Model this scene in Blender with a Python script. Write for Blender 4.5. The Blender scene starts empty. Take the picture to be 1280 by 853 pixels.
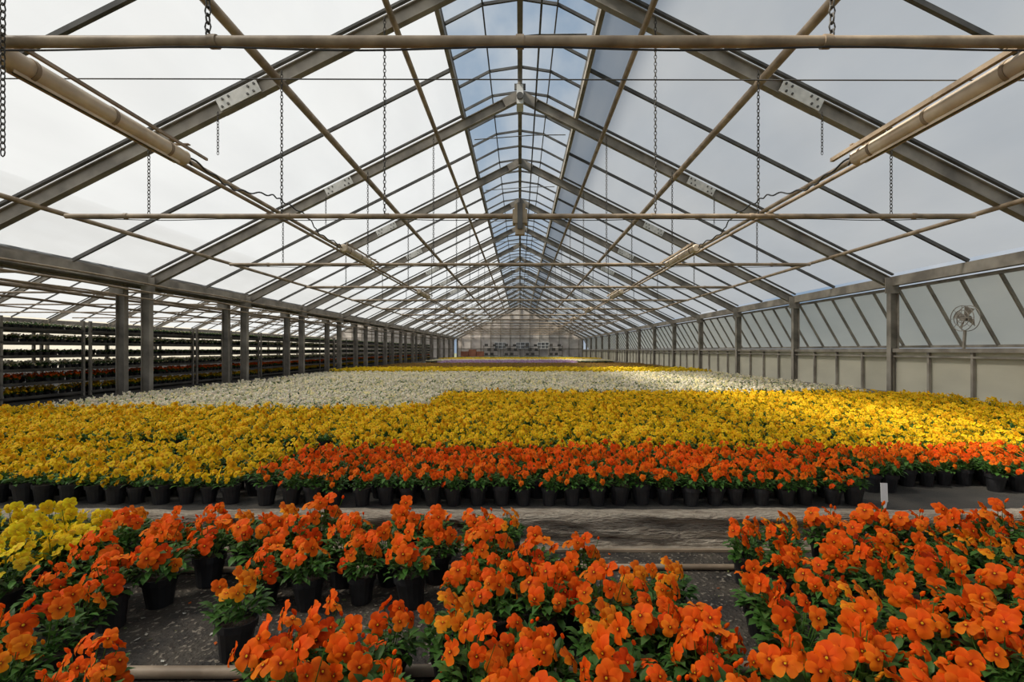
import bpy, math, random
from mathutils import Vector, Matrix
R = random.Random(7)
scene = bpy.context.scene
CZ = 0.87          # camera height
W = 7.0            # half width of a house
BAY = 3.19
Y0 = 2.63
NB = 16
YEND = Y0 + BAY*NB
EAVE = 2.10
PEAK = 5.63
SL = (PEAK-EAVE)/W

# ---------------------------------------------------------------- materials
def newmat(name):
    m = bpy.data.materials.new(name); m.use_nodes = True
    nt = m.node_tree; nt.nodes.clear()
    out = nt.nodes.new('ShaderNodeOutputMaterial')
    return m, nt, out

def noise_mat(name, c1, c2, scale=8, rough=0.6, metal=0.0, bump=0.0, detail=4, stretch=(1,1,1), lo=.35, hi=.65, bscale=None, bdist=.02):
    m, nt, out = newmat(name)
    N = nt.nodes; L = nt.links
    b = N.new('ShaderNodeBsdfPrincipled')
    tc = N.new('ShaderNodeTexCoord'); mp = N.new('ShaderNodeMapping')
    mp.inputs['Scale'].default_value = stretch
    no = N.new('ShaderNodeTexNoise'); no.inputs['Scale'].default_value = scale; no.inputs['Detail'].default_value = detail
    cr = N.new('ShaderNodeValToRGB')
    cr.color_ramp.elements[0].position = lo; cr.color_ramp.elements[1].position = hi
    cr.color_ramp.elements[0].color = (*c1, 1); cr.color_ramp.elements[1].color = (*c2, 1)
    L.new(tc.outputs['Object'], mp.inputs[0]); L.new(mp.outputs[0], no.inputs['Vector'])
    L.new(no.outputs[0], cr.inputs[0]); L.new(cr.outputs[0], b.inputs['Base Color'])
    b.inputs['Roughness'].default_value = rough; b.inputs['Metallic'].default_value = metal
    if bump:
        n2 = N.new('ShaderNodeTexNoise'); n2.inputs['Scale'].default_value = bscale or scale*3; n2.inputs['Detail'].default_value = 5
        L.new(mp.outputs[0], n2.inputs['Vector'])
        bp = N.new('ShaderNodeBump'); bp.inputs['Strength'].default_value = bump; bp.inputs['Distance'].default_value = bdist
        L.new(n2.outputs[0], bp.inputs['Height']); L.new(bp.outputs[0], b.inputs['Normal'])
    L.new(b.outputs[0], out.inputs[0])
    return m

def attr_mat(name, rough=.55, trans=.25, spec=.25):
    m, nt, out = newmat(name); N = nt.nodes; L = nt.links
    at = N.new('ShaderNodeAttribute'); at.attribute_name = 'Col'
    b = N.new('ShaderNodeBsdfPrincipled'); b.inputs['Roughness'].default_value = rough
    b.inputs['Specular IOR Level'].default_value = spec
    t = N.new('ShaderNodeBsdfTranslucent'); mx = N.new('ShaderNodeMixShader'); mx.inputs[0].default_value = trans
    L.new(at.outputs['Color'], b.inputs['Base Color']); L.new(at.outputs['Color'], t.inputs['Color'])
    L.new(b.outputs[0], mx.inputs[1]); L.new(t.outputs[0], mx.inputs[2]); L.new(mx.outputs[0], out.inputs[0])
    return m

def film_mat(name, tcol, dcol, fac, scale=1.2, ddiff=.25, var=.86):
    m, nt, out = newmat(name); N = nt.nodes; L = nt.links
    tr = N.new('ShaderNodeBsdfTransparent'); tr.inputs[0].default_value = (*tcol, 1)
    tl = N.new('ShaderNodeBsdfTranslucent')
    tc = N.new('ShaderNodeTexCoord'); no = N.new('ShaderNodeTexNoise'); no.inputs['Scale'].default_value = scale; no.inputs['Detail'].default_value = 6
    mp = N.new('ShaderNodeMapping'); mp.inputs['Scale'].default_value = (1, .35, 1)
    cr = N.new('ShaderNodeValToRGB')
    cr.color_ramp.elements[0].position = .3; cr.color_ramp.elements[1].position = .7
    cr.color_ramp.elements[0].color = (dcol[0]*var, dcol[1]*var, dcol[2]*var, 1); cr.color_ramp.elements[1].color = (*dcol, 1)
    L.new(tc.outputs['Object'], mp.inputs[0]); L.new(mp.outputs[0], no.inputs['Vector']); L.new(no.outputs[0], cr.inputs[0]); L.new(cr.outputs[0], tl.inputs[0])
    df = N.new('ShaderNodeBsdfDiffuse'); L.new(cr.outputs[0], df.inputs[0])
    m0 = N.new('ShaderNodeMixShader'); m0.inputs[0].default_value = ddiff
    L.new(tl.outputs[0], m0.inputs[1]); L.new(df.outputs[0], m0.inputs[2])
    mx = N.new('ShaderNodeMixShader'); mx.inputs[0].default_value = fac
    L.new(tr.outputs[0], mx.inputs[1]); L.new(m0.outputs[0], mx.inputs[2]); L.new(mx.outputs[0], out.inputs[0])
    return m

M_steel = noise_mat('galvanised_steel', (.17,.15,.125), (.34,.305,.255), 3, .55, .1, .15)
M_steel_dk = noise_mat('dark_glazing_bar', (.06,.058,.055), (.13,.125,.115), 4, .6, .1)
M_pipe = noise_mat('weathered_pipe', (.22,.16,.105), (.43,.33,.23), 5, .55, .05, .2)
M_alu = noise_mat('aluminium_reflector', (.62,.50,.37), (.82,.69,.52), 6, .4, .15, .1)
M_plate = noise_mat('splice_plate', (.55,.54,.50), (.72,.70,.65), 12, .5, .1)
M_black = noise_mat('black_plastic', (.010,.010,.011), (.022,.022,.024), 20, .45)
M_soil = noise_mat('potting_soil', (.015,.01,.007), (.05,.035,.022), 60, .95, 0, .6)
M_chain = noise_mat('chain_steel', (.04,.036,.032), (.10,.09,.075), 30, .5, .3)
M_petal = attr_mat('petal', .6, .34, .10)
M_leaf = attr_mat('leaf', .45, .25)
M_film = film_mat('roof_film', (.76,.79,.82), (.335,.355,.38), .78, ddiff=.10, var=.9)
M_clear = film_mat('clear_glass', (.92,.95,.97), (.6,.65,.68), .06)
M_wallfilm = film_mat('wall_film', (.80,.80,.74), (.90,.85,.74), .82, ddiff=.5)
M_panel = film_mat('fibreglass_panel', (.6,.6,.54), (.76,.72,.60), .92, 3, ddiff=.6)
M_beige = noise_mat('beige_housing', (.36,.28,.18), (.48,.38,.26), 10, .5)
M_white = noise_mat('white_plastic', (.72,.72,.7), (.82,.82,.8), 10, .4)
M_endwall = noise_mat('painted_end_wall', (.50,.45,.41), (.66,.61,.56), 1.5, .8)
M_dark = noise_mat('dark_shelf', (.05,.044,.038), (.11,.10,.085), 3, .5)
M_win = noise_mat('window_glass', (.08,.085,.09), (.30,.30,.30), 1.2, .2)
M_brick = noise_mat('red_brown_boards', (.25,.09,.05), (.35,.14,.08), 3, .8)

def ground_mat():
    m, nt, out = newmat('ground_gravel'); N = nt.nodes; L = nt.links
    b = N.new('ShaderNodeBsdfPrincipled'); tc = N.new('ShaderNodeTexCoord')
    n1 = N.new('ShaderNodeTexNoise'); n1.inputs['Scale'].default_value = 6; n1.inputs['Detail'].default_value = 8
    c1 = N.new('ShaderNodeValToRGB'); c1.color_ramp.elements[0].position = .35; c1.color_ramp.elements[1].position = .7
    c1.color_ramp.elements[0].color = (.018,.014,.011,1); c1.color_ramp.elements[1].color = (.080,.064,.046,1)
    n2 = N.new('ShaderNodeTexNoise'); n2.inputs['Scale'].default_value = 55; n2.inputs['Detail'].default_value = 3
    c2 = N.new('ShaderNodeValToRGB'); c2.color_ramp.elements[0].position = .60; c2.color_ramp.elements[1].position = .67
    c2.color_ramp.elements[0].color = (0,0,0,1); c2.color_ramp.elements[1].color = (1,1,1,1)
    mx = N.new('ShaderNodeMixRGB'); mx.inputs[2].default_value = (.25,.21,.16,1)
    L.new(tc.outputs['Object'], n1.inputs['Vector']); L.new(tc.outputs['Object'], n2.inputs['Vector'])
    L.new(n1.outputs[0], c1.inputs[0]); L.new(n2.outputs[0], c2.inputs[0]); L.new(c2.outputs[0], mx.inputs[0]); L.new(c1.outputs[0], mx.inputs[1])
    L.new(mx.outputs[0], b.inputs['Base Color']); b.inputs['Roughness'].default_value = .75
    bp = N.new('ShaderNodeBump'); bp.inputs['Strength'].default_value = .8; bp.inputs['Distance'].default_value = .02
    L.new(n2.outputs[0], bp.inputs['Height']); L.new(bp.outputs[0], b.inputs['Normal']); L.new(b.outputs[0], out.inputs[0])
    return m
M_ground = ground_mat()
M_fabric = noise_mat('ground_fabric', (.025,.023,.02), (.06,.053,.043), 3, .9, 0, .4, bscale=90)
M_curb = noise_mat('concrete_edge', (.24,.19,.14), (.54,.46,.36), 9, .9, 0, 1.0, detail=9, stretch=(1,3,5), bscale=22, bdist=.04, lo=.3, hi=.72)
M_out = noise_mat('outside_ground', (.10,.12,.06), (.18,.18,.12), .5, .9)

# ---------------------------------------------------------------- mesh builder
class MB:
    def __init__(s): s.v=[]; s.f=[]; s.m=[]; s.c=[]; s.smooth=[]
    def add(s, vs, fs, mi=0, col=None, smooth=False):
        o=len(s.v); s.v += [tuple(v) for v in vs]
        if col is None: s.c += [(1,1,1,1)]*len(vs)
        elif isinstance(col, list): s.c += col
        else: s.c += [col]*len(vs)
        for f in fs:
            s.f.append(tuple(i+o for i in f)); s.m.append(mi); s.smooth.append(smooth)
    def box(s, c, d, mi=0):
        x,y,z=c; a,b,e=d[0]/2,d[1]/2,d[2]/2
        vs=[(x+i*a,y+j*b,z+k*e) for i in(-1,1) for j in(-1,1) for k in(-1,1)]
        s.add(vs,[(0,1,3,2),(4,6,7,5),(0,4,5,1),(2,3,7,6),(0,2,6,4),(1,5,7,3)],mi)
    def beam(s, p, q, w, h, up=(0,0,1), mi=0, off=(0,0)):
        p=Vector(p); q=Vector(q); d=(q-p).normalized(); up=Vector(up)
        sd=d.cross(up)
        if sd.length<1e-4: sd=d.cross(Vector((1,0,0)))
        sd.normalize(); u=sd.cross(d).normalized()
        vs=[]
        for e in (p,q):
            for i,j in ((-1,-1),(1,-1),(1,1),(-1,1)):
                vs.append(e+sd*(i*w/2+off[0])+u*(j*h/2+off[1]))
        s.add(vs,[(0,3,2,1),(4,5,6,7),(0,1,5,4),(1,2,6,5),(2,3,7,6),(3,0,4,7)],mi)
    def ibeam(s,p,q,w,h,up=(0,0,1),mi=0,t=.012):
        s.beam(p,q,w,t,up,mi,(0,h/2)); s.beam(p,q,w,t,up,mi,(0,-h/2)); s.beam(p,q,t,h-t,up,mi)
    def tube(s, pts, r, n=10, mi=0, caps=True, col=None):
        pts=[Vector(p) for p in pts]; vs=[]; 
        for i,p in enumerate(pts):
            d=(pts[min(i+1,len(pts)-1)]-pts[max(i-1,0)]).normalized()
            a=d.cross(Vector((0,0,1)))
            if a.length<1e-3: a=d.cross(Vector((1,0,0)))
            a.normalize(); b=d.cross(a)
            rr = r[i] if isinstance(r,(list,tuple)) else r
            for k in range(n):
                t=2*math.pi*k/n; vs.append(p+a*(math.cos(t)*rr)+b*(math.sin(t)*rr))
        fs=[]
        for i in range(len(pts)-1):
            for k in range(n):
                k2=(k+1)%n; fs.append((i*n+k,i*n+k2,(i+1)*n+k2,(i+1)*n+k))
        s.add(vs,fs,mi,col,True)
        if caps:
            m=len(pts)-1
            s.add([vs[k] for k in range(n)],[tuple(range(n))[::-1]],mi,col)
            s.add([vs[m*n+k] for k in range(n)],[tuple(range(n))],mi,col)
    def mesh(s,name,mats):
        me=bpy.data.meshes.new(name); me.from_pydata(s.v,[],s.f)
        for m in mats: me.materials.append(m)
        me.polygons.foreach_set('material_index', s.m); me.polygons.foreach_set('use_smooth', s.smooth)
        ca=me.color_attributes.new('Col','FLOAT_COLOR','POINT')
        ca.data.foreach_set('color',[x for c in s.c for x in c])
        me.update(); return me
    def obj(s,name,mats,loc=(0,0,0),link=True):
        o=bpy.data.objects.new(name,s.mesh(name,mats)); o.location=loc
        if link: scene.collection.objects.link(o)
        return o
def inst(o,name,loc,parent=None):
    n=bpy.data.objects.new(name,o.data); n.location=loc; scene.collection.objects.link(n)
    return n

# ---------------------------------------------------------------- pansies
def vary(c, r, k=.15):
    a=1+r.uniform(-k,k); return (min(1,c[0]*a), min(1,c[1]*a*(1+r.uniform(-.12,.12))), c[2]*a, 1)

def make_pansy(name, seed, pal, nfl, nlf, fr=.024, seg=9, pot=True, spread=.07, hgt=.19, leafc=(.060,.145,.026), rough=1.0):
    r=random.Random(seed); b=MB()
    n=16
    prof=[(.036,0),(.047,.080),(.052,.080),(.053,.100),(.049,.100),(.047,.090)]
    vs=[]; fs=[]
    for (rr,z) in prof:
        for k in range(n):
            t=2*math.pi*k/n; vs.append((rr*math.cos(t),rr*math.sin(t),z))
    for i in range(len(prof)-1):
        for k in range(n):
            k2=(k+1)%n; fs.append((i*n+k,i*n+k2,(i+1)*n+k2,(i+1)*n+k))
    fs.append(tuple(range(n))[::-1])
    b.add(vs,fs,0,smooth=False)
    b.add([(.047*math.cos(2*math.pi*k/n),.047*math.sin(2*math.pi*k/n),.090) for k in range(n)],[tuple(range(n))],1)
    lean=Vector((r.uniform(-.012,.012),r.uniform(-.012,.012),0))
    for i in range(nlf):
        a=r.uniform(0,2*math.pi); q=math.sqrt(r.random())
        rad=q*spread*.92; z=.10+r.random()*(hgt-.125)*(1-.45*q)
        p=Vector((rad*math.cos(a),rad*math.sin(a),z))+lean*(z-.1)*8
        a2=a+r.gauss(0,.7); el=r.uniform(-.35,.95)
        d=Vector((math.cos(a2)*math.cos(el),math.sin(a2)*math.cos(el),math.sin(el)))
        sd=d.cross(Vector((0,0,1))).normalized(); u=sd.cross(d)
        Ln=r.uniform(.024,.044); wd=Ln*r.uniform(.18,.30)
        vs=[]
        for t,w,dz in ((0,.12,0),(.3,.9,.05),(.65,.95,.02),(1,.05,-.14)):
            c=p+d*(Ln*t)+u*(Ln*dz)
            vs+= [c-sd*wd*w+u*wd*.35*w, c, c+sd*wd*w+u*wd*.35*w]
        fs=[]
        for k in range(3):
            fs += [(k*3,k*3+1,k*3+4,k*3+3),(k*3+1,k*3+2,k*3+5,k*3+4)]
        b.add(vs,fs,3,vary(leafc,r,.5),True)
    for i in range(nfl):
        a=2*math.pi*(i*.618)+r.uniform(-.5,.5); q=math.sqrt((i+.5)/nfl)
        rad=q*spread*1.05*r.uniform(.85,1.15)
        z=hgt-.05*q*q+r.uniform(-.035,.035)*rough
        c=Vector((rad*math.cos(a),rad*math.sin(a),z))+lean*(z-.1)*8
        nn=Vector((math.cos(a)*q*.8+r.gauss(0,.42), math.sin(a)*q*.7-.60+r.gauss(0,.35), .42+r.uniform(-.3,.35))).normalized()
        b.tube([(c.x*.35,c.y*.35,.10),(c.x*.75,c.y*.75,z*.78),(c.x,c.y,z+.004),c-nn*.003],.0013,4,2,False,(.08,.20,.03,1))
        up=Vector((0,0,1))-nn*nn.z
        if up.length<.2: up=Vector((0,1,0))-nn*nn.y
        up.normalize(); rt=up.cross(nn)
        roll=r.gauss(0,.3); up,rt=up*math.cos(roll)+rt*math.sin(roll), rt*math.cos(roll)-up*math.sin(roll)
        R0=fr*r.uniform(.75,1.18); basec=pal['c'][r.randrange(len(pal['c']))]
        curl=r.uniform(-.05,.45); back=r.uniform(-.25,.15)
        for (ang,Lf,wf,off,kind) in ((1.02,1.08,.54,-.14,0),(2.12,1.08,.54,-.18,0),(.02,.88,.46,-.01,1),(3.12,.88,.46,.02,1),(4.712,1.02,.64,.07,2)):
            ang+=r.gauss(0,.07)
            dr=rt*math.cos(ang)+up*math.sin(ang); tg=nn.cross(dr)
            cc=vary(basec,r,.14)
            if kind==0: cc=(cc[0]*pal['top'][0],cc[1]*pal['top'][1],cc[2]*pal['top'][2],1)
            cen=c+dr*(R0*.52*Lf)+nn*(R0*(off+.09))
            cin=(cc[0]*.93,cc[1]*.70,cc[2]*.8,1); vs=[cen]; cols=[cin]
            ph=r.uniform(0,6)
            for k in range(seg):
                t=2*math.pi*k/seg+math.pi
                lx=math.cos(t)*.50*Lf; ly=math.sin(t)*wf*(.80+.20*math.cos(t))
                rr=(lx+.5)
                w=-(curl+(back if kind==0 else 0))*rr*rr + .12*math.sin(3*t+ph)*rr
                vs.append(c+dr*(R0*(.5*Lf+lx))+tg*(R0*ly)+nn*(R0*(off+w+.02)))
                if k==0: cols.append((*pal['eye'],1))
                elif k in (1,seg-1) and kind>0: cols.append(tuple([(cc[j]*.25+pal['eye2'][j]*.75) for j in range(3)]+[1]))
                elif k in (2,seg-2) and kind>0 and seg>9: cols.append(tuple([(cc[j]*.75+pal['eye2'][j]*.25) for j in range(3)]+[1]))
                else: cols.append(cc)
            fs=[(0,1+k,1+(k+1)%seg) for k in range(seg)]
            b.add(vs,fs,4,cols,True)
        b.add([c+nn*R0*.13]+[c+nn*R0*.10+(rt*math.cos(k*1.047)+up*(math.sin(k*1.047)-.25))*R0*.21 for k in range(6)],
              [(0,1+k,1+(k+1)%6) for k in range(6)],4,[(*pal['eye'],1)]+[(*pal['eye2'],1)]*6,True)
        b.add([c+nn*R0*.20]+[c+nn*R0*.15+(rt*math.cos(k*1.257)+up*math.sin(k*1.257))*R0*.10 for k in range(5)],
              [(0,1+k,1+(k+1)%5) for k in range(5)],4,(*pal['throat'],1),True)
    for i in range(3 if nfl>5 else 0):
        a=r.uniform(0,6.28); rad=spread*r.uniform(.2,1); z=hgt*r.uniform(.85,1.12)
        c=Vector((rad*math.cos(a),rad*math.sin(a),z))
        b.tube([(c.x*.3,c.y*.3,.10),c],.0011,4,2,False,(.08,.20,.03,1))
        b.tube([c,c+Vector((0,-.003,.006)),c+Vector((0,-.008,.013)),c+Vector((0,-.012,.018))],[.001,.0045,.004,.0008],6,4,False,vary(pal['c'][0],r,.2))
    return b.obj(name,[M_black,M_soil,M_leaf,M_leaf,M_petal],link=False)

P_or=dict(c=[(.93,.150,.007),(.93,.185,.009),(.88,.11,.006),(.93,.16,.007),(.95,.25,.012)],top=(1,.78,1),eye=(.16,.012,.002),eye2=(.38,.022,.003),throat=(.9,.50,.02))
P_or2=dict(c=[(.95,.36,.015),(.94,.28,.012),(.93,.20,.008)],top=(1,.8,1),eye=(.30,.04,.005),eye2=(.6,.08,.01),throat=(.9,.55,.02))
P_orm=dict(c=[(.94,.145,.006),(.92,.18,.008),(.90,.11,.005),(.94,.21,.008)],top=(1,.85,1),eye=(.25,.02,.003),eye2=(.45,.03,.004),throat=(.9,.35,.02))
P_ye=dict(c=[(.92,.62,.012),(.90,.57,.010),(.92,.67,.02),(.88,.50,.010)],top=(.98,.95,1),eye=(.20,.08,.005),eye2=(.6,.28,.01),throat=(.9,.45,.02))
P_ly=dict(c=[(.90,.70,.02),(.90,.74,.04),(.92,.64,.015)],top=(1,1,1),eye=(.35,.2,.01),eye2=(.7,.42,.02),throat=(.9,.6,.03))
P_wh=dict(c=[(.92,.90,.66),(.92,.91,.74),(.92,.87,.46)],top=(1,1,1),eye=(.6,.55,.1),eye2=(.8,.75,.4),throat=(.85,.65,.05))
P_pu=dict(c=[(.55,.42,.55),(.66,.54,.64),(.45,.30,.46)],top=(.9,.9,1),eye=(.1,.03,.15),eye2=(.2,.08,.3),throat=(.8,.6,.1))
P_br=dict(c=[(.45,.28,.06),(.50,.38,.10),(.35,.20,.06)],top=(.9,.9,1),eye=(.1,.03,.02),eye2=(.2,.05,.02),throat=(.8,.5,.1))

cidx=[0]
def coll(name, specs):
    c=bpy.data.collections.new(name)
    for i,s in enumerate(specs):
        o=make_pansy(name, *s[0], **s[1]); o.location=(-5.5+cidx[0]*.33,45,0); cidx[0]+=1
        c.objects.link(o)
    return c
C_or=coll('potted_orange_pansy',[((10+i,P_or if i!=3 else P_or2,[10,8,11,8,7,10,9][i],125),dict(fr=.0275,seg=14,spread=.069,hgt=.21)) for i in range(7)])
C_yn=coll('potted_pale_yellow_pansy',[((30+i,P_ly,12+i,100),dict(fr=.024,seg=12,spread=.068,hgt=.20)) for i in range(3)])
C_orf=coll('potted_orange_pansy_small',[((50+i,P_orm,12-i,80),dict(fr=.0215,seg=9,spread=.062,hgt=.20)) for i in range(5)])
C_ye=coll('potted_yellow_pansy',[((70+i,P_ye,[15,13,14,11,12,9][i],60),dict(fr=.0215,seg=8,spread=.064,hgt=.185)) for i in range(6)])
C_wh=coll('potted_white_pansy',[((90+i,P_wh,13-i,60),dict(fr=.021,seg=7,spread=.068,hgt=.175)) for i in range(5)])
C_pu=coll('potted_mauve_pansy',[((110+i,P_pu,13,40),dict(fr=.024,seg=6,spread=.075,hgt=.18)) for i in range(2)])
C_br=coll('potted_bronze_pansy',[((120+i,P_br,9,60),dict(fr=.022,seg=6,spread=.075,hgt=.18)) for i in range(2)])
C_gr=coll('potted_seedling',[((130+i,P_wh,3,60),dict(fr=.020,seg=6,spread=.075,hgt=.17)) for i in range(2)])

def scatter(name, pts, c, seed=0, smin=.9, smax=1.12, rz=.6, tilt=.07):
    me=bpy.data.meshes.new(name); me.from_pydata(pts,[],[]); o=bpy.data.objects.new(name,me); scene.collection.objects.link(o)
    ng=bpy.data.node_groups.new(name+'_scatter','GeometryNodeTree')
    ng.interface.new_socket('Geometry',in_out='INPUT',socket_type='NodeSocketGeometry')
    ng.interface.new_socket('Geometry',in_out='OUTPUT',socket_type='NodeSocketGeometry')
    N=ng.nodes; L=ng.links
    gi=N.new('NodeGroupInput'); go=N.new('NodeGroupOutput')
    iop=N.new('GeometryNodeInstanceOnPoints'); ci=N.new('GeometryNodeCollectionInfo')
    ci.inputs['Collection'].default_value=c; ci.inputs['Separate Children'].default_value=True; ci.inputs['Reset Children'].default_value=True
    iop.inputs['Pick Instance'].default_value=True
    ri=N.new('FunctionNodeRandomValue'); ri.data_type='INT'
    [s for s in ri.inputs if s.name=='Min' and s.type=='INT'][0].default_value=0
    [s for s in ri.inputs if s.name=='Max' and s.type=='INT'][0].default_value=max(0,len(c.objects)-1)
    rv=N.new('FunctionNodeRandomValue'); rv.data_type='FLOAT_VECTOR'
    rv.inputs[0].default_value=(-tilt,-tilt,-rz); rv.inputs[1].default_value=(tilt,tilt,rz)
    rs=N.new('FunctionNodeRandomValue'); rs.data_type='FLOAT'
    [s for s in rs.inputs if s.name=='Min' and s.type=='VALUE'][0].default_value=smin
    [s for s in rs.inputs if s.name=='Max' and s.type=='VALUE'][0].default_value=smax
    for k,nd in enumerate((ri,rv,rs)):
        nd.inputs['Seed'].default_value=seed+k*17
    def out(nd,t): return [s for s in nd.outputs if s.enabled][0]
    L.new(gi.outputs[0],iop.inputs['Points']); L.new(ci.outputs[0],iop.inputs['Instance'])
    L.new(out(ri,0),iop.inputs['Instance Index']); L.new(out(rv,0),iop.inputs['Rotation']); L.new(out(rs,0),iop.inputs['Scale'])
    L.new(iop.outputs[0],go.inputs[0])
    md=o.modifiers.new('scatter','NODES'); md.node_group=ng
    return o

def grid(x0,x1,y0,y1,sx,sy,z=0,jit=.015,cond=None,drop=0.0):
    pts=[]; y=y0; row=0
    while y<=y1:
        x=x0+(sx/2 if row%2 else 0)
        while x<=x1:
            if R.random()>=drop:
                p=(x+R.uniform(-jit,jit),y+R.uniform(-jit,jit),z)
                if cond is None or cond(*p[:2]): pts.append(p)
            x+=sx
        y+=sy; row+=1
    return pts

scatter('orange_pansy_bed', grid(-1.42,6.3,2.70,3.44,.132,.128,jit=.014,cond=lambda x,y: not(x>1.93 and y<2.95) and not (1.93<x<2.05 and y<3.1),drop=.04), C_orf, 3)
yp = grid(-6.4,-1.54,2.74,3.68,.132,.128,jit=.018,drop=.04)
yp += grid(-6.4,-1.45,3.98,5.3,.132,.130,jit=.02,drop=.05)
yp += grid(-1.40,6.4,3.60,4.6,.132,.130,jit=.02,drop=.05)
yp += grid(-1.40,6.4,4.78,6.1,.135,.135,jit=.02,drop=.05)
yp += grid(-6.4,-1.2,5.50,5.8,.14,.14)
yp += grid(-1.15,6.4,6.3,7.9,.14,.14,drop=.05)
scatter('yellow_pansy_bed', yp, C_ye, 5)
wp = grid(-6.1,-1.2,6.0,8.2,.145,.145,drop=.04)+grid(-6.1,6.1,8.45,10.2,.15,.15,drop=.05)+grid(-6.1,6.2,10.5,15.2,.16,.16,drop=.06)+grid(-6.1,6.2,31.5,36,.20,.20)
scatter('white_pansy_bed', wp, C_wh, 9)
scatter('pale_yellow_pansy_bed', grid(-6.1,6.2,15.5,18.2,.17,.17,drop=.1)+grid(-6.1,6.2,36.2,40,.21,.21), C_yn, 11)
scatter('bronze_pansy_bed', grid(-6.1,6.2,18.5,25.5,.18,.18), C_br, 12)
scatter('mauve_pansy_bed', grid(-4.6,3.2,27.0,31.2,.19,.19), C_pu, 13)
scatter('seedling_bed', grid(-6.1,6.2,40.3,51.5,.23,.23), C_gr, 14)

# foreground pots on the lower ground
G=-.15
fo=[]; fy=[]
def row(y,xs,tgt): 
    for x in xs: tgt.append((x+R.uniform(-.024,.024), y+R.uniform(-.03,.03), G))
def rng(a,b,s):
    o=[]; x=a
    while x<=b: o.append(x); x+=s
    return o
row(2.31,rng(-3.8,-1.96,.15),fy); row(2.29,rng(-1.84,.08,.18),fo)
row(2.15,rng(-3.6,-1.92,.15),fy); row(2.11,rng(-1.76,.0,.20),fo)
row(2.00,rng(-3.3,-1.83,.15),fy)
row(1.92,[-1.68,-1.42,-1.02,-.86,-.62,-.45,-.12,.06,.24],fo)
row(1.83,[-2.3,-2.12,-1.95],fy); row(1.75,[-1.72,-1.52,-.20,-.02,.18,.38,.54],fo)
row(1.58,[-1.80,-1.48,-.97,-.08,.10,.28,.46],fo)
row(1.42,[-1.62,-1.38,-.60,-.42,-.20,.02,.22,.40,.56],fo)
row(1.27,[-1.40,-1.16,-.64,-.46,-.14,.08,.28,.48],fo)
row(1.13,[-1.18,-1.0,-.52,-.33,-.02,.18,.36,.54],fo)
row(1.0,[-.95,-.38,-.20,-.02,.14,.30,.46],fo)
row(2.25,rng(1.04,3.8,.20),fo); row(2.07,rng(.96,3.4,.215),fo)
row(1.90,rng(1.02,3.0,.215),fo); row(1.73,rng(.88,2.7,.215),fo)
row(1.56,rng(.84,2.5,.215),fo); row(1.40,rng(.78,2.2,.21),fo)
row(1.26,rng(.68,2.0,.20),fo); row(1.13,rng(.72,1.8,.195),fo); row(1.0,rng(.62,1.5,.18),fo)
scatter('potted_orange_pansies', fo, C_or, 21, 1.05, 1.32, .7, .1)
scatter('potted_yellow_pansies', fy, C_yn, 22, 1.1, 1.3, .7, .1)

# ---------------------------------------------------------------- ground
b=MB(); b.add([(-8,-4,G),(8,-4,G),(8,2.46,G),(-8,2.46,G)],[(0,1,2,3)]); b.obj('floor',[M_ground])
b=MB()
b.add([(-22,2.58,0),(-6.9,2.58,0),(-6.9,YEND+2,0),(-22,YEND+2,0)],[(0,1,2,3)])
b.add([(-6.9,2.58,0),(8,2.58,0),(8,YEND+2,0),(-6.9,YEND+2,0)],[(0,1,2,3)])
b.obj('bed_ground_fabric',[M_fabric])
b=MB(); prof=[(2.485,-.165),(2.49,-.13),(2.525,-.115),(2.50,-.085),(2.53,-.06),(2.51,-.035),(2.500,-.018),(2.504,-.004),(2.520,.007),(2.56,.010),(2.60,.008),(2.635,-.01)]
xs=[-6.9+i*.035 for i in range(394)]; vs=[]; fs=[]
for x in xs:
    for j,(y,z) in enumerate(prof):
        a=.014 if 1<j<6 else .005
        vs.append((x,y+a*math.sin(x*3.1+j)+a*.7*math.sin(x*11+j*1.3)+a*.5*math.sin(x*23+j*2.1)+R.uniform(-.003,.003),z+.004*math.sin(x*5+j*.7)+R.uniform(-.002,.002)))
n=len(prof)
for i in range(len(xs)-1):
    for j in range(n-1): fs.append((i*n+j,(i+1)*n+j,(i+1)*n+j+1,i*n+j+1))
b.add(vs,fs,0,smooth=True); b.add([(-6.9,2.44,G+.002),(6.9,2.44,G+.002),(6.9,2.53,G+.002),(-6.9,2.53,G+.002)],[(0,1,2,3)]); b.obj('bed_edge_curb',[M_curb])
b=MB(); b.tube([(x,1.50+.012*math.sin(x*1.4),G+.02) for x in rng(-3,3,.25)],.018,10); b.obj('irrigation_pipe',[M_pipe])
b=MB(); b.tube([(x,2.20+.02*math.sin(x*1.1+1),G+.016) for x in rng(-3.5,3.5,.25)],.013,10); b.obj('irrigation_pipe',[M_pipe])
b=MB(); b.beam((-3.5,2.42,G+.008),(3.5,2.42,G+.008),.018,.012); b.obj('ground_edging_strip',[M_pipe])
b=MB(); b.add([(-120,-60,-.3),(120,-60,-.3),(120,160,-.3),(-120,160,-.3)],[(0,1,2,3)]); b.obj('ground_outside',[M_out])
b=MB()
for i in range(900):
    x=R.uniform(-2.6,2.6); y=R.uniform(1.0,2.40); a=R.uniform(0,6.3); s=R.uniform(.004,.013)
    col=R.choice([(.5,.46,.38,1),(.35,.3,.22,1),(.06,.1,.03,1),(.6,.58,.5,1),(.2,.22,.08,1),(.7,.14,.02,1)])
    b.add([(x+s*math.cos(a+k*1.57)*(1 if k%2 else .5),y+s*math.sin(a+k*1.57)*(1 if k%2 else .5),G+.003+R.random()*.003) for k in range(4)],[(0,1,2,3)],0,col)
b.obj('fallen_petals_and_leaves',[M_leaf])
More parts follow.
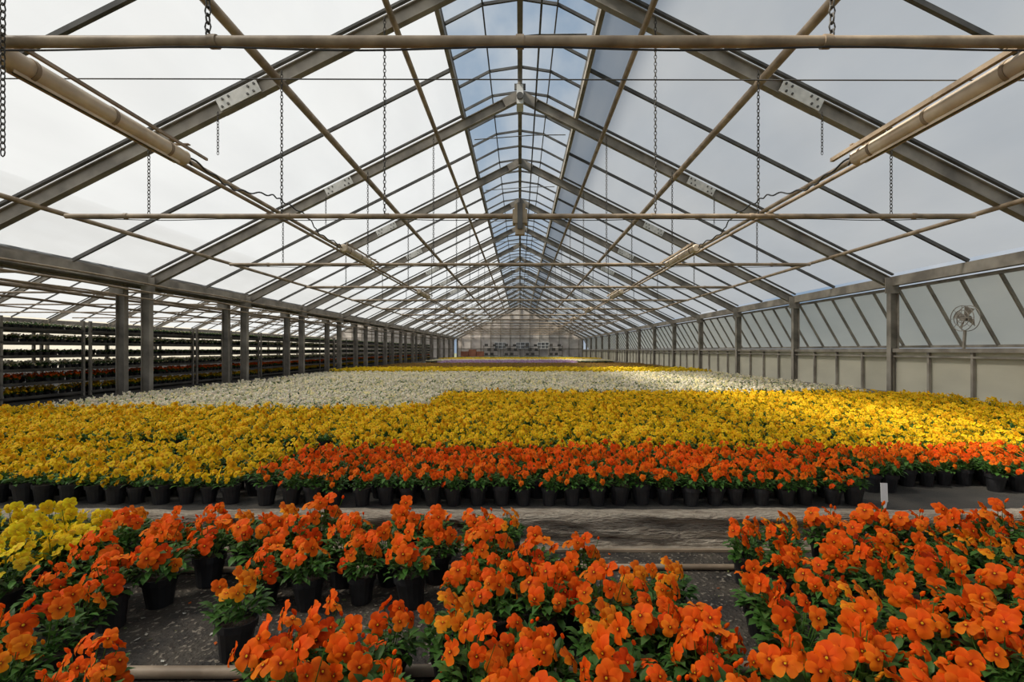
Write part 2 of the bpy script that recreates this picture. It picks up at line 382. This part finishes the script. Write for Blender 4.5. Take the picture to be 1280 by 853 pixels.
b=MB(); b.box((0,0,.055),(.04,.003,.10)); b.add([(-.02,0,.01),(.02,0,.01),(0,0,-.05)],[(0,1,2)])
o=b.obj('plant_label',[M_white],(1.99,2.62,.035)); o.rotation_euler=(-.1,.05,.1)

# ---------------------------------------------------------------- portal frames
b=MB()
for s in (-1,1):
    b.ibeam((s*W,0,0),(s*W,0,EAVE),.10,.15,up=(1,0,0),mi=0)
    b.box((s*W,0,.01),(.24,.2,.02),0)
    b.ibeam((s*W,0,EAVE),(0,0,PEAK),.09,.16,up=(0,0,1),mi=0)
    X=3.38*s; Z=EAVE+(W-3.38)*SL; d=Vector((-s,0,SL)).normalized()
    p=Vector((X,0,Z))
    for side in (-1,1):
        b.beam(p-d*.27+Vector((0,side*.057,0)),p+d*.27+Vector((0,side*.057,0)),.012,.155,mi=1)
        for u in (-.21,-.13,.13,.21):
            for w in (-.045,.045):
                c=p+d*u+Vector((0,side*.063,w))
                b.tube([c,c+Vector((0,side*.014,0))],.015,6,2)
    b.beam((s*.30,-.056,PEAK-.30*SL),(0,-.056,PEAK),.012,.17,mi=0)
    b.box((s*(W-.06),-.056,EAVE-.03),(.26,.012,.3),0)
frame=b.obj('steel_portal_frame',[M_steel,M_plate,M_steel_dk],(0,Y0,0))
for k in range(-2,NB+1):
    if k: inst(frame,'steel_portal_frame',(0,Y0+k*BAY,0))
for k in range(0,NB+1): inst(frame,'steel_portal_frame',(-14.47,Y0+k*BAY,0))

YA=Y0-2*BAY
PX=[1.5,2.87,4.33,5.8]
def roofz(x): return EAVE+(W-abs(x))*SL
def house(cx, main=True):
    ya = YA if main else Y0
    b=MB()
    for s in (-1,1):
        for x,r in zip(PX,(.038,.050,.034,.030)):
            b.tube([(cx+s*x,y,roofz(x)-.11) for y in (ya,YEND)],r,10)
    b.obj('roof_purlin_pipes',[M_pipe])
    b=MB()
    b.ibeam((cx,ya,PEAK+.02),(cx,YEND,PEAK+.02),.08,.12)
    for s in (-1,1):
        b.beam((cx+s*1.06,ya,roofz(1.06)+.14),(cx+s*1.06,YEND,roofz(1.06)+.14),.06,.10)
        b.beam((cx+s*W,ya,EAVE+.05),(cx+s*W,YEND,EAVE+.05),.12,.17)
    b.obj('ridge_and_eave_beams',[M_steel])
    b=MB(); y=ya
    while y<=YEND+.01:
        for s in (-1,1):
            b.beam((cx+s*W,y+BAY/2+.08,EAVE+.16),(cx+s*1.06,y+BAY/2+.08,roofz(1.06)+.16),.04,.05)
            b.beam((cx+s*W,y,EAVE+.18),(cx+s*1.06,y,roofz(1.06)+.18),.05,.03)
        y+=BAY
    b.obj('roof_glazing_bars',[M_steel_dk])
    b=MB()
    for s in (-1,1):
        y=ya
        while y<YEND-.01:
            for q in (0,1):
                ym=y+q*BAY/2; vs=[]
                nx=6
                for i in range(nx+1):
                    x=1.06+(W-1.06)*i/nx
                    for j in range(3):
                        sag=.03*math.sin(math.pi*i/nx)*math.sin(math.pi*j/2)
                        vs.append((cx+s*x, ym+BAY/4*j, roofz(x)+.205+sag))
                fs=[(i*3+j,(i+1)*3+j,(i+1)*3+j+1,i*3+j+1) for i in range(nx) for j in range(2)]
                b.add(vs,fs,0,smooth=True)
            y+=BAY
    b.obj('roof_film',[M_film])
house(0); house(-14.47,False)
b=MB()
for s in (-1,1):
    b.add([(-14.47+s*1.06,Y0,roofz(1.06)+.2),(-14.47,Y0,PEAK+.25),(-14.47,YEND,PEAK+.25),(-14.47+s*1.06,YEND,roofz(1.06)+.2)],[(0,1,2,3)])
b.obj('roof_ridge_film',[M_film])

# ridge vent
b=MB(); z1=roofz(1.06)+.16
y=YA; i=0
while y<=YEND+.01:
    for s in (-1,1):
        b.beam((s*1.06,y,z1+.10),(s*.52,y,z1+.38),.03,.04); b.beam((s*.52,y,z1+.38),(0,y,z1+.46),.03,.04)
    if i%2==0: b.beam((1.06,y,z1),(1.12,y,z1+.42),.025,.03); b.beam((-1.06,y,z1),(-1.06,y,z1+.1),.03,.03)
    y+=BAY/4; i+=1
b.beam((0,YA,z1+.47),(0,YEND,z1+.47),.05,.05)
for s in (-1,1): b.beam((s*1.06,YA,z1+.10),(s*1.06,YEND,z1+.10),.05,.05); b.beam((s*.52,YA,z1+.385),(s*.52,YEND,z1+.385),.02,.03)
b.beam((1.12,YA,z1+.44),(1.12,YEND,z1+.44),.04,.04)
b.tube([(0.28,YA,PEAK-.28),(0.28,YEND,PEAK-.28)],.015,8)
y=YA
while y<YEND:
    b.tube([(.28,y+1,PEAK-.28),(.95,y+1,z1+.1)],.010,6); b.tube([(-.95,y+1,z1+.0),(.28,y+1,PEAK-.28)],.010,6); y+=BAY
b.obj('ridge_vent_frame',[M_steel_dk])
b=MB()
for s in (-1,1):
    b.add([(s*1.06,YA,z1+.13),(s*.52,YA,z1+.41),(0,YA,z1+.50),(0,YEND,z1+.50),(s*.52,YEND,z1+.41),(s*1.06,YEND,z1+.13)],[(0,1,4,5),(1,2,3,4)])
b.obj('window_ridge_glass',[M_clear])
b=MB(); b.add([(1.07,YA,z1+.05),(1.13,YA,z1+.43),(1.13,YEND,z1+.43),(1.07,YEND,z1+.05)],[(0,1,2,3)]); b.obj('ridge_vent_side_film',[M_film])
b=MB(); b.beam((-7.235,Y0-BAY,EAVE+.02),(-7.235,YEND,EAVE+.02),.36,.04); b.beam((-7.4,Y0-BAY,EAVE+.14),(-7.4,YEND,EAVE+.14),.02,.22)
b.obj('valley_gutter',[M_steel])

# ---------------------------------------------------------------- hung pipes, chains, lamps
ZB=CZ+1.56
YB=[2.43+3.17*k for k in range(16)]
def pipe_mesh(half,r):
    b=MB(); b.tube([(-half,0,0),(half,0,0)],r,14)
    for x in (-4.6,-2.7,-1.55,0,1.55,2.7,4.6):
        b.tube([(x-.02,0,0),(x+.02,0,0)],r*1.22,14)
    pts=[]; x=-half+.1
    while x<half-.1:
        pts.append((x,-r*.6,-r-.008-.018*abs(math.sin(x*1.9))**2)); x+=.08
    b.tube(pts,.005,5,1)
    return b
o=pipe_mesh(5.3,.028).obj('hanging_cross_pipe',[M_pipe,M_black],(0,YB[0],ZB))
for y in YB[1:]: inst(o,'hanging_cross_pipe',(0,y,ZB))

def chain(L,a=.027,c=.0145,w=.0050):
    b=MB(); z=0; k=0
    while z<L:
        pts=[]
        for i in range(8):
            t=2*math.pi*i/8; u=math.cos(t)*c; v=math.sin(t)*a
            pts.append((u,0,-z+v) if k%2 else (0,u,-z+v))
        vs=[];fs=[]
        for i in range(8):
            p=Vector(pts[i]); cen=Vector((0,0,-z)); d=(p-cen).normalized(); nrm=Vector((0,1,0)) if k%2 else Vector((1,0,0))
            for q in range(4):
                t=q*math.pi/2; vs.append(p+d*math.cos(t)*w+nrm*math.sin(t)*w)
        for i in range(8):
            i2=(i+1)%8
            for q in range(4): fs.append((i*4+q,i2*4+q,i2*4+(q+1)%4,i*4+(q+1)%4))
        b.add(vs,fs,0,smooth=True); z+=a*1.5; k+=1
    return b
zc2=roofz(2.75)-.14; zc1=roofz(1.5)-.14; zc3=roofz(4.33)-.13
cA=chain(zc2-ZB).obj('suspension_chain',[M_chain],(2.78,YB[1],zc2))
cB=chain(zc1-ZB).obj('suspension_chain',[M_chain],(1.58,YB[1],zc1))
cC=chain(zc3-ZB).obj('suspension_chain',[M_chain],(4.33,YB[1],zc3))
for k,y in enumerate(YB[:9]):
    for s in (-1,1):
        if not(k==1 and s==1):
            inst(cA,'suspension_chain',(s*2.78,y,zc2)); inst(cB,'suspension_chain',(s*1.58,y,zc1)); inst(cC,'suspension_chain',(s*4.33,y,zc3))
cD=chain(.62,.021,.011,.0038).obj('loose_chain',[M_chain],(-2.57,YB[0]-.045,ZB+.02))
cE=chain(.50,.024,.0125,.0042).obj('loose_chain',[M_chain],(3.6,5.72,roofz(3.6)-.13))
inst(cE,'loose_chain',(2.62,YB[0]+.045,ZB+.30))
inst(cE,'loose_chain',(-2.57,YB[0]-.045,ZB+.50))
for s in (-1,1):
    for y in (5.72,8.9): 
        if not(s==1 and y<6): inst(cE,'loose_chain',(s*3.6,y,roofz(3.6)-.13))

def lamp():
    b=MB(); L=1.40; r=.058
    b.tube([(0,0,0),(0,.012,0),(0,.014,0),(0,L-.014,0),(0,L-.012,0),(0,L,0)],[r*.8,r*1.06,r,r,r*1.06,r*.8],20,0)
    b.beam((0.0,.1,-r-.002),(0.0,L-.1,-r-.002),.022,.008,mi=1)
    for sx in (-1,1): b.beam((sx*.020,.08,-r-.003),(sx*.020,L-.08,-r-.003),.004,.018,mi=0)
    for yy in (.18,L*.5,L-.2): b.tube([(0,yy-.012,0),(0,yy+.012,0)],r*1.08,20,2)
    b.beam((-.095,-.1,.045),(-.095,L+.15,.045),.03,.03,mi=2)
    b.beam((.085,-.1,.05),(.085,L+.15,.05),.018,.02,mi=2)
    for yy in (.1,L-.1): b.beam((-.11,yy,.07),(.11,yy,.07),.03,.008,mi=2)
    b.tube([(0,L,0),(0,L+.05,.01),(0,L+.09,-.02)],.010,8,1)
    return b
l=lamp().obj('tubular_lamp',[M_alu,M_chain,M_pipe],(2.70,2.46,ZB-.02))
inst(l,'tubular_lamp',(-2.70,2.46,ZB-.02))
for y in (7.35,12.8,18.2,23.6):
    for s in (-1,1): inst(l,'tubular_lamp',(s*2.70,y,ZB))
b=MB()
for s in (-1,1):
    b.tube([(s*2.95,2.4,ZB+.06),(s*2.95,45,ZB+.06)],.020,8)
b.obj('lamp_support_pipe',[M_pipe])
for s in (-1,1):
    b=MB(); pts=[]
    for i in range(110):
        t=i/109; y=3.95+3.5*t
        pts.append((s*(2.72-.03*math.sin(t*23)),y,ZB+.02+.10*math.sin(t*math.pi)*math.sin(t*3.1+.4)-.10*math.sin(t*9)*(1-t)+.012*math.sin(t*90)))
    b.tube(pts,.008,6); b.obj('lamp_cable',[M_black])
b=MB(); b.tube([(-5.4,3.0,CZ+1.70),(5.4,3.0,CZ+1.68)],.004,6)
b.obj('tension_wire',[M_steel_dk])
b=MB(); b.box((0,0,0),(.17,.13,.16)); b.box((0,0,.11),(.13,.10,.07)); b.box((0,0,-.14),(.11,.09,.13)); b.box((0,-.07,0),(.06,.02,.30),1)
b.tube([(0,0,.14),(0,0,.22)],.02,8,1)
b.obj('climate_sensor_box',[M_beige,M_steel_dk],(0,YB[1]-.02,ZB-.02))
b=MB(); b.box((0,0,0),(.12,.3,.34)); b.tube([(0,-.2,-.05),(0,.2,-.05)],.06,10,1); b.box((0,0,.2),(.2,.05,.1),1)
b.obj('ridge_vent_motor',[M_white,M_steel_dk],(0.0,8.6,PEAK-.25))
b=MB()
for x,z,r in ((-6.75,1.93,.02),(-6.7,1.80,.014),(-6.6,2.05,.016),(-7.7,1.85,.025),(-7.9,1.7,.02),(-8.3,2.0,.02)):
    b.tube([(x,1,z)]+[(x,1+i*1.6,z+(-.02 if i%2 else 0)) for i in range(1,32)],r,7)
b.obj('service_pipes',[M_pipe])
for k in range(1,8):
    b=MB(); b.tube([(-20,0,0),(-8,0,0)],.025,8); b.obj('hanging_cross_pipe',[M_pipe],(0,2.43+3.17*k,2.05+.25))

# ---------------------------------------------------------------- right wall
b=MB(); bars=MB()
vx0,vz0,vx1,vz1=7.10,2.02,7.72,.93
y=YA
while y<=YEND+.01:
    bars.beam((vx0,y,vz0),(vx1,y,vz1),.03,.045); y+=BAY/5
bars.beam((vx1,YA,vz1),(vx1,YEND,vz1),.05,.05); bars.beam((vx0,YA,vz0),(vx0,YEND,vz0),.05,.05)
y=YA
while y<=YEND: bars.beam((7.05,y,.92),(vx1,y,vz1),.02,.02); y+=BAY
bars.obj('side_vent_frame',[M_steel])
b.add([(vx0+.03,YA,vz0),(vx1+.03,YA,vz1),(vx1+.03,YEND,vz1),(vx0+.03,YEND,vz0)],[(0,1,2,3)])
b.obj('window_side_vent',[M_wallfilm])
b=MB(); b.beam((7,YA,.86),(7,YEND,.86),.09,.07); b.beam((7,YA,.75),(7,YEND,.75),.05,.03); b.beam((7,YA,.04),(7,YEND,.04),.06,.08)
y=YA
while y<=YEND+.01: b.beam((7,y,0),(7,y,.86),.045,.04,up=(0,1,0)); y+=BAY/4
b.obj('trim_wall_rails',[M_steel])
b=MB(); b.box((7.05,(YA+YEND)/2,.42),(.012,YEND-YA,.84)); b.obj('wall_right',[M_panel])
# wall fan (faces into the house, stands on the wall rail)
b=MB()
for rr,xx in ((.20,-.05),(.20,.05),(.13,-.06),(.07,-.06)):
    b.tube([(xx,rr*math.cos(t*math.pi/12),rr*math.sin(t*math.pi/12)) for t in range(25)],.006,6,0,False)
for t in range(8):
    a=t*math.pi/4; b.tube([(-.06,.03*math.cos(a),.03*math.sin(a)),(-.05,.20*math.cos(a),.20*math.sin(a))],.004,5,0)
for t in range(4):
    a=t*math.pi/2+.4; e=Vector((0,math.cos(a),math.sin(a))); f=Vector((0,-math.sin(a),math.cos(a))); X=Vector((1,0,0))
    b.add([e*.03-f*.02-X*.01,e*.03+f*.02+X*.01,e*.18+f*.07+X*.03,e*.18-f*.05-X*.03],[(0,1,2,3)],1)
b.tube([(-.05,0,0),(.07,0,0)],.045,12,1)
b.beam((0,0,-.2),(-.02,0,-.47),.03,.03,up=(0,1,0))
b.obj('circulation_fan',[M_steel,M_steel],(7.0,7.55,1.365))
# ---------------------------------------------------------------- end walls
def endwall(cx,name):
    b=MB(); y=YEND+.3
    b.add([(cx-W,y,0),(cx+W,y,0),(cx+W,y,EAVE+.2),(cx,y,PEAK+.25),(cx-W,y,EAVE+.2)],[(0,1,2,3,4)])
    b.obj(name,[M_endwall])
    b=MB()
    for i in range(-6,7):
        b.beam((cx+i*1.1,y-.06,0),(cx+i*1.1,y-.06,roofz(i*1.1)+.1),.07,.06,up=(0,1,0))
    for z in (1.0,2.2,3.2,4.2): 
        hw=W if z<2.3 else (PEAK-z)/SL
        b.beam((cx-hw,y-.06,z),(cx+hw,y-.06,z),.06,.07)
    b.obj('trim_end_wall',[M_steel])
endwall(0,'wall_end'); endwall(-14.47,'wall_end_adjoining')
for i,(x,w) in enumerate(((-2.2,1.3),(0.3,1.5),(2.6,1.3))):
    b=MB(); y=YEND+.2; b.box((x,y,1.35),(w,.05,.7),0)
    for q in range(4): b.beam((x-w/2+q*w/3,y-.04,1.0),(x-w/2+q*w/3,y-.04,1.7),.05,.05,up=(0,1,0),mi=1)
    for z in (1.0,1.35,1.7): b.beam((x-w/2,y-.04,z),(x+w/2,y-.04,z),.05,.05,mi=1)
    b.obj('window_%d'%(i+1),[M_win,M_white])
b=MB()
for z in (.25,.75,1.25): b.box((0,0,z),(1.6,.5,.05),0)
for x in (-.78,.78):
    for y in (-.22,.22): b.beam((x,y,0),(x,y,1.35),.05,.05,up=(0,1,0),mi=1)
for x,z,h in ((-.5,.4,.25),(.1,.4,.3),(.5,.9,.25),(-.2,.92,.3),(-.5,1.4,.25),(.4,1.38,.2)): b.box((x,0,z),(.35,.35,h),0)
sh=b.obj('storage_shelf',[M_dark,M_steel],(-3.2,YEND-.9,0))
for x in (-1.0,1.3,3.9): inst(sh,'storage_shelf',(x,YEND-.9,0))
b=MB()
for i in range(3): b.box((-6+i*.85,YEND-1.6,.35+.1*(i%2)),(.8,.6,.7+.2*(i%2)),0)
b.obj('stacked_crates',[M_brick])
b=MB(); b.add([(-21.5,Y0,0),(-21.5,YEND,0),(-21.5,YEND,EAVE+.2),(-21.5,Y0,EAVE+.2)],[(0,1,2,3)]); b.obj('wall_left',[M_wallfilm])

# ---------------------------------------------------------------- plant racks
XR=-8.3; TZ=[.06,.29,.52,.75,.98,1.21]
b=MB(); L=2.9
for z in TZ:
    b.box((-.45,L/2,z-.012),(.95,L,.018),0); b.beam((0.03,0,z+.012),(0.03,L,z+.012),.02,.036,mi=0)
for yy in (0,L/2,L):
    for x in (.02,-.92): b.beam((x,yy,0),(x,yy,1.42),.04,.04,up=(0,1,0),mi=1)
rack=b.obj('plant_rack',[M_dark,M_steel],(XR,6.2,0))
for k in range(1,13): inst(rack,'plant_rack',(XR,6.2+k*3.05,0))
def rackpts(ts,drop=.05):
    p=[]
    for t in ts:
        for k in range(13):
            for xr in (.03,.17,.33,.52,.75):
                y=.1
                while y<2.85:
                    if R.random()>drop: p.append((XR-xr+R.uniform(-.01,.01),6.2+k*3.05+y,TZ[t])) 
                    y+=.135
    return p
scatter('racked_white_pansies',rackpts([4,2],.1),C_wh,31,.78,.9)
scatter('racked_seedlings',rackpts([5,3],.1),C_gr,32,.78,.9)
scatter('racked_orange_pansies',rackpts([1],.15),C_orf,33,.74,.84)
scatter('racked_yellow_pansies',rackpts([0],.15),C_ye,34,.74,.84)

# ---------------------------------------------------------------- world + light
w=bpy.data.worlds.new('sky'); scene.world=w; w.use_nodes=True; nt=w.node_tree; N=nt.nodes; L=nt.links; N.clear()
out=N.new('ShaderNodeOutputWorld'); bg=N.new('ShaderNodeBackground')
tc=N.new('ShaderNodeTexCoord'); sep=N.new('ShaderNodeSeparateXYZ'); L.new(tc.outputs['Generated'],sep.inputs[0])
no=N.new('ShaderNodeTexNoise'); no.inputs['Scale'].default_value=4.5; no.inputs['Detail'].default_value=7; L.new(tc.outputs['Generated'],no.inputs['Vector'])
cr=N.new('ShaderNodeValToRGB'); cr.color_ramp.elements[0].position=.42; cr.color_ramp.elements[1].position=.64
L.new(no.outputs[0],cr.inputs[0])
mx=N.new('ShaderNodeMixRGB'); mx.inputs[1].default_value=(.32,.45,.62,1); mx.inputs[2].default_value=(.82,.84,.86,1); L.new(cr.outputs[0],mx.inputs[0])
mr=N.new('ShaderNodeMapRange'); mr.inputs['From Min'].default_value=-.05; mr.inputs['From Max'].default_value=-.7; mr.inputs['To Min'].default_value=0; mr.inputs['To Max'].default_value=.85
L.new(sep.outputs['X'],mr.inputs['Value'])
m2=N.new('ShaderNodeMixRGB'); m2.inputs[2].default_value=(1.0,.98,.94,1); L.new(mr.outputs[0],m2.inputs[0]); L.new(mx.outputs[0],m2.inputs[1])
L.new(m2.outputs[0],bg.inputs[0]); bg.inputs[1].default_value=.68; L.new(bg.outputs[0],out.inputs[0])
sd=bpy.data.lights.new('sun','SUN'); sd.energy=8.8; sd.angle=.20; sd.color=(1,.92,.80)
so=bpy.data.objects.new('sun',sd); scene.collection.objects.link(so)
so.rotation_euler=Vector((-.56,-.12,.74)).to_track_quat('Z','Y').to_euler()

cd=bpy.data.cameras.new('camera'); cd.sensor_width=36; cd.lens=600/1280*36; cd.shift_x=-10/1280; cd.shift_y=11/1280; cd.clip_end=500; cd.clip_start=.05
co=bpy.data.objects.new('camera',cd); scene.collection.objects.link(co); co.location=(0,0,CZ); co.rotation_euler=(math.pi/2,0,0)
scene.camera=co
scene.view_settings.view_transform='Standard'
scene.view_settings.exposure=.12
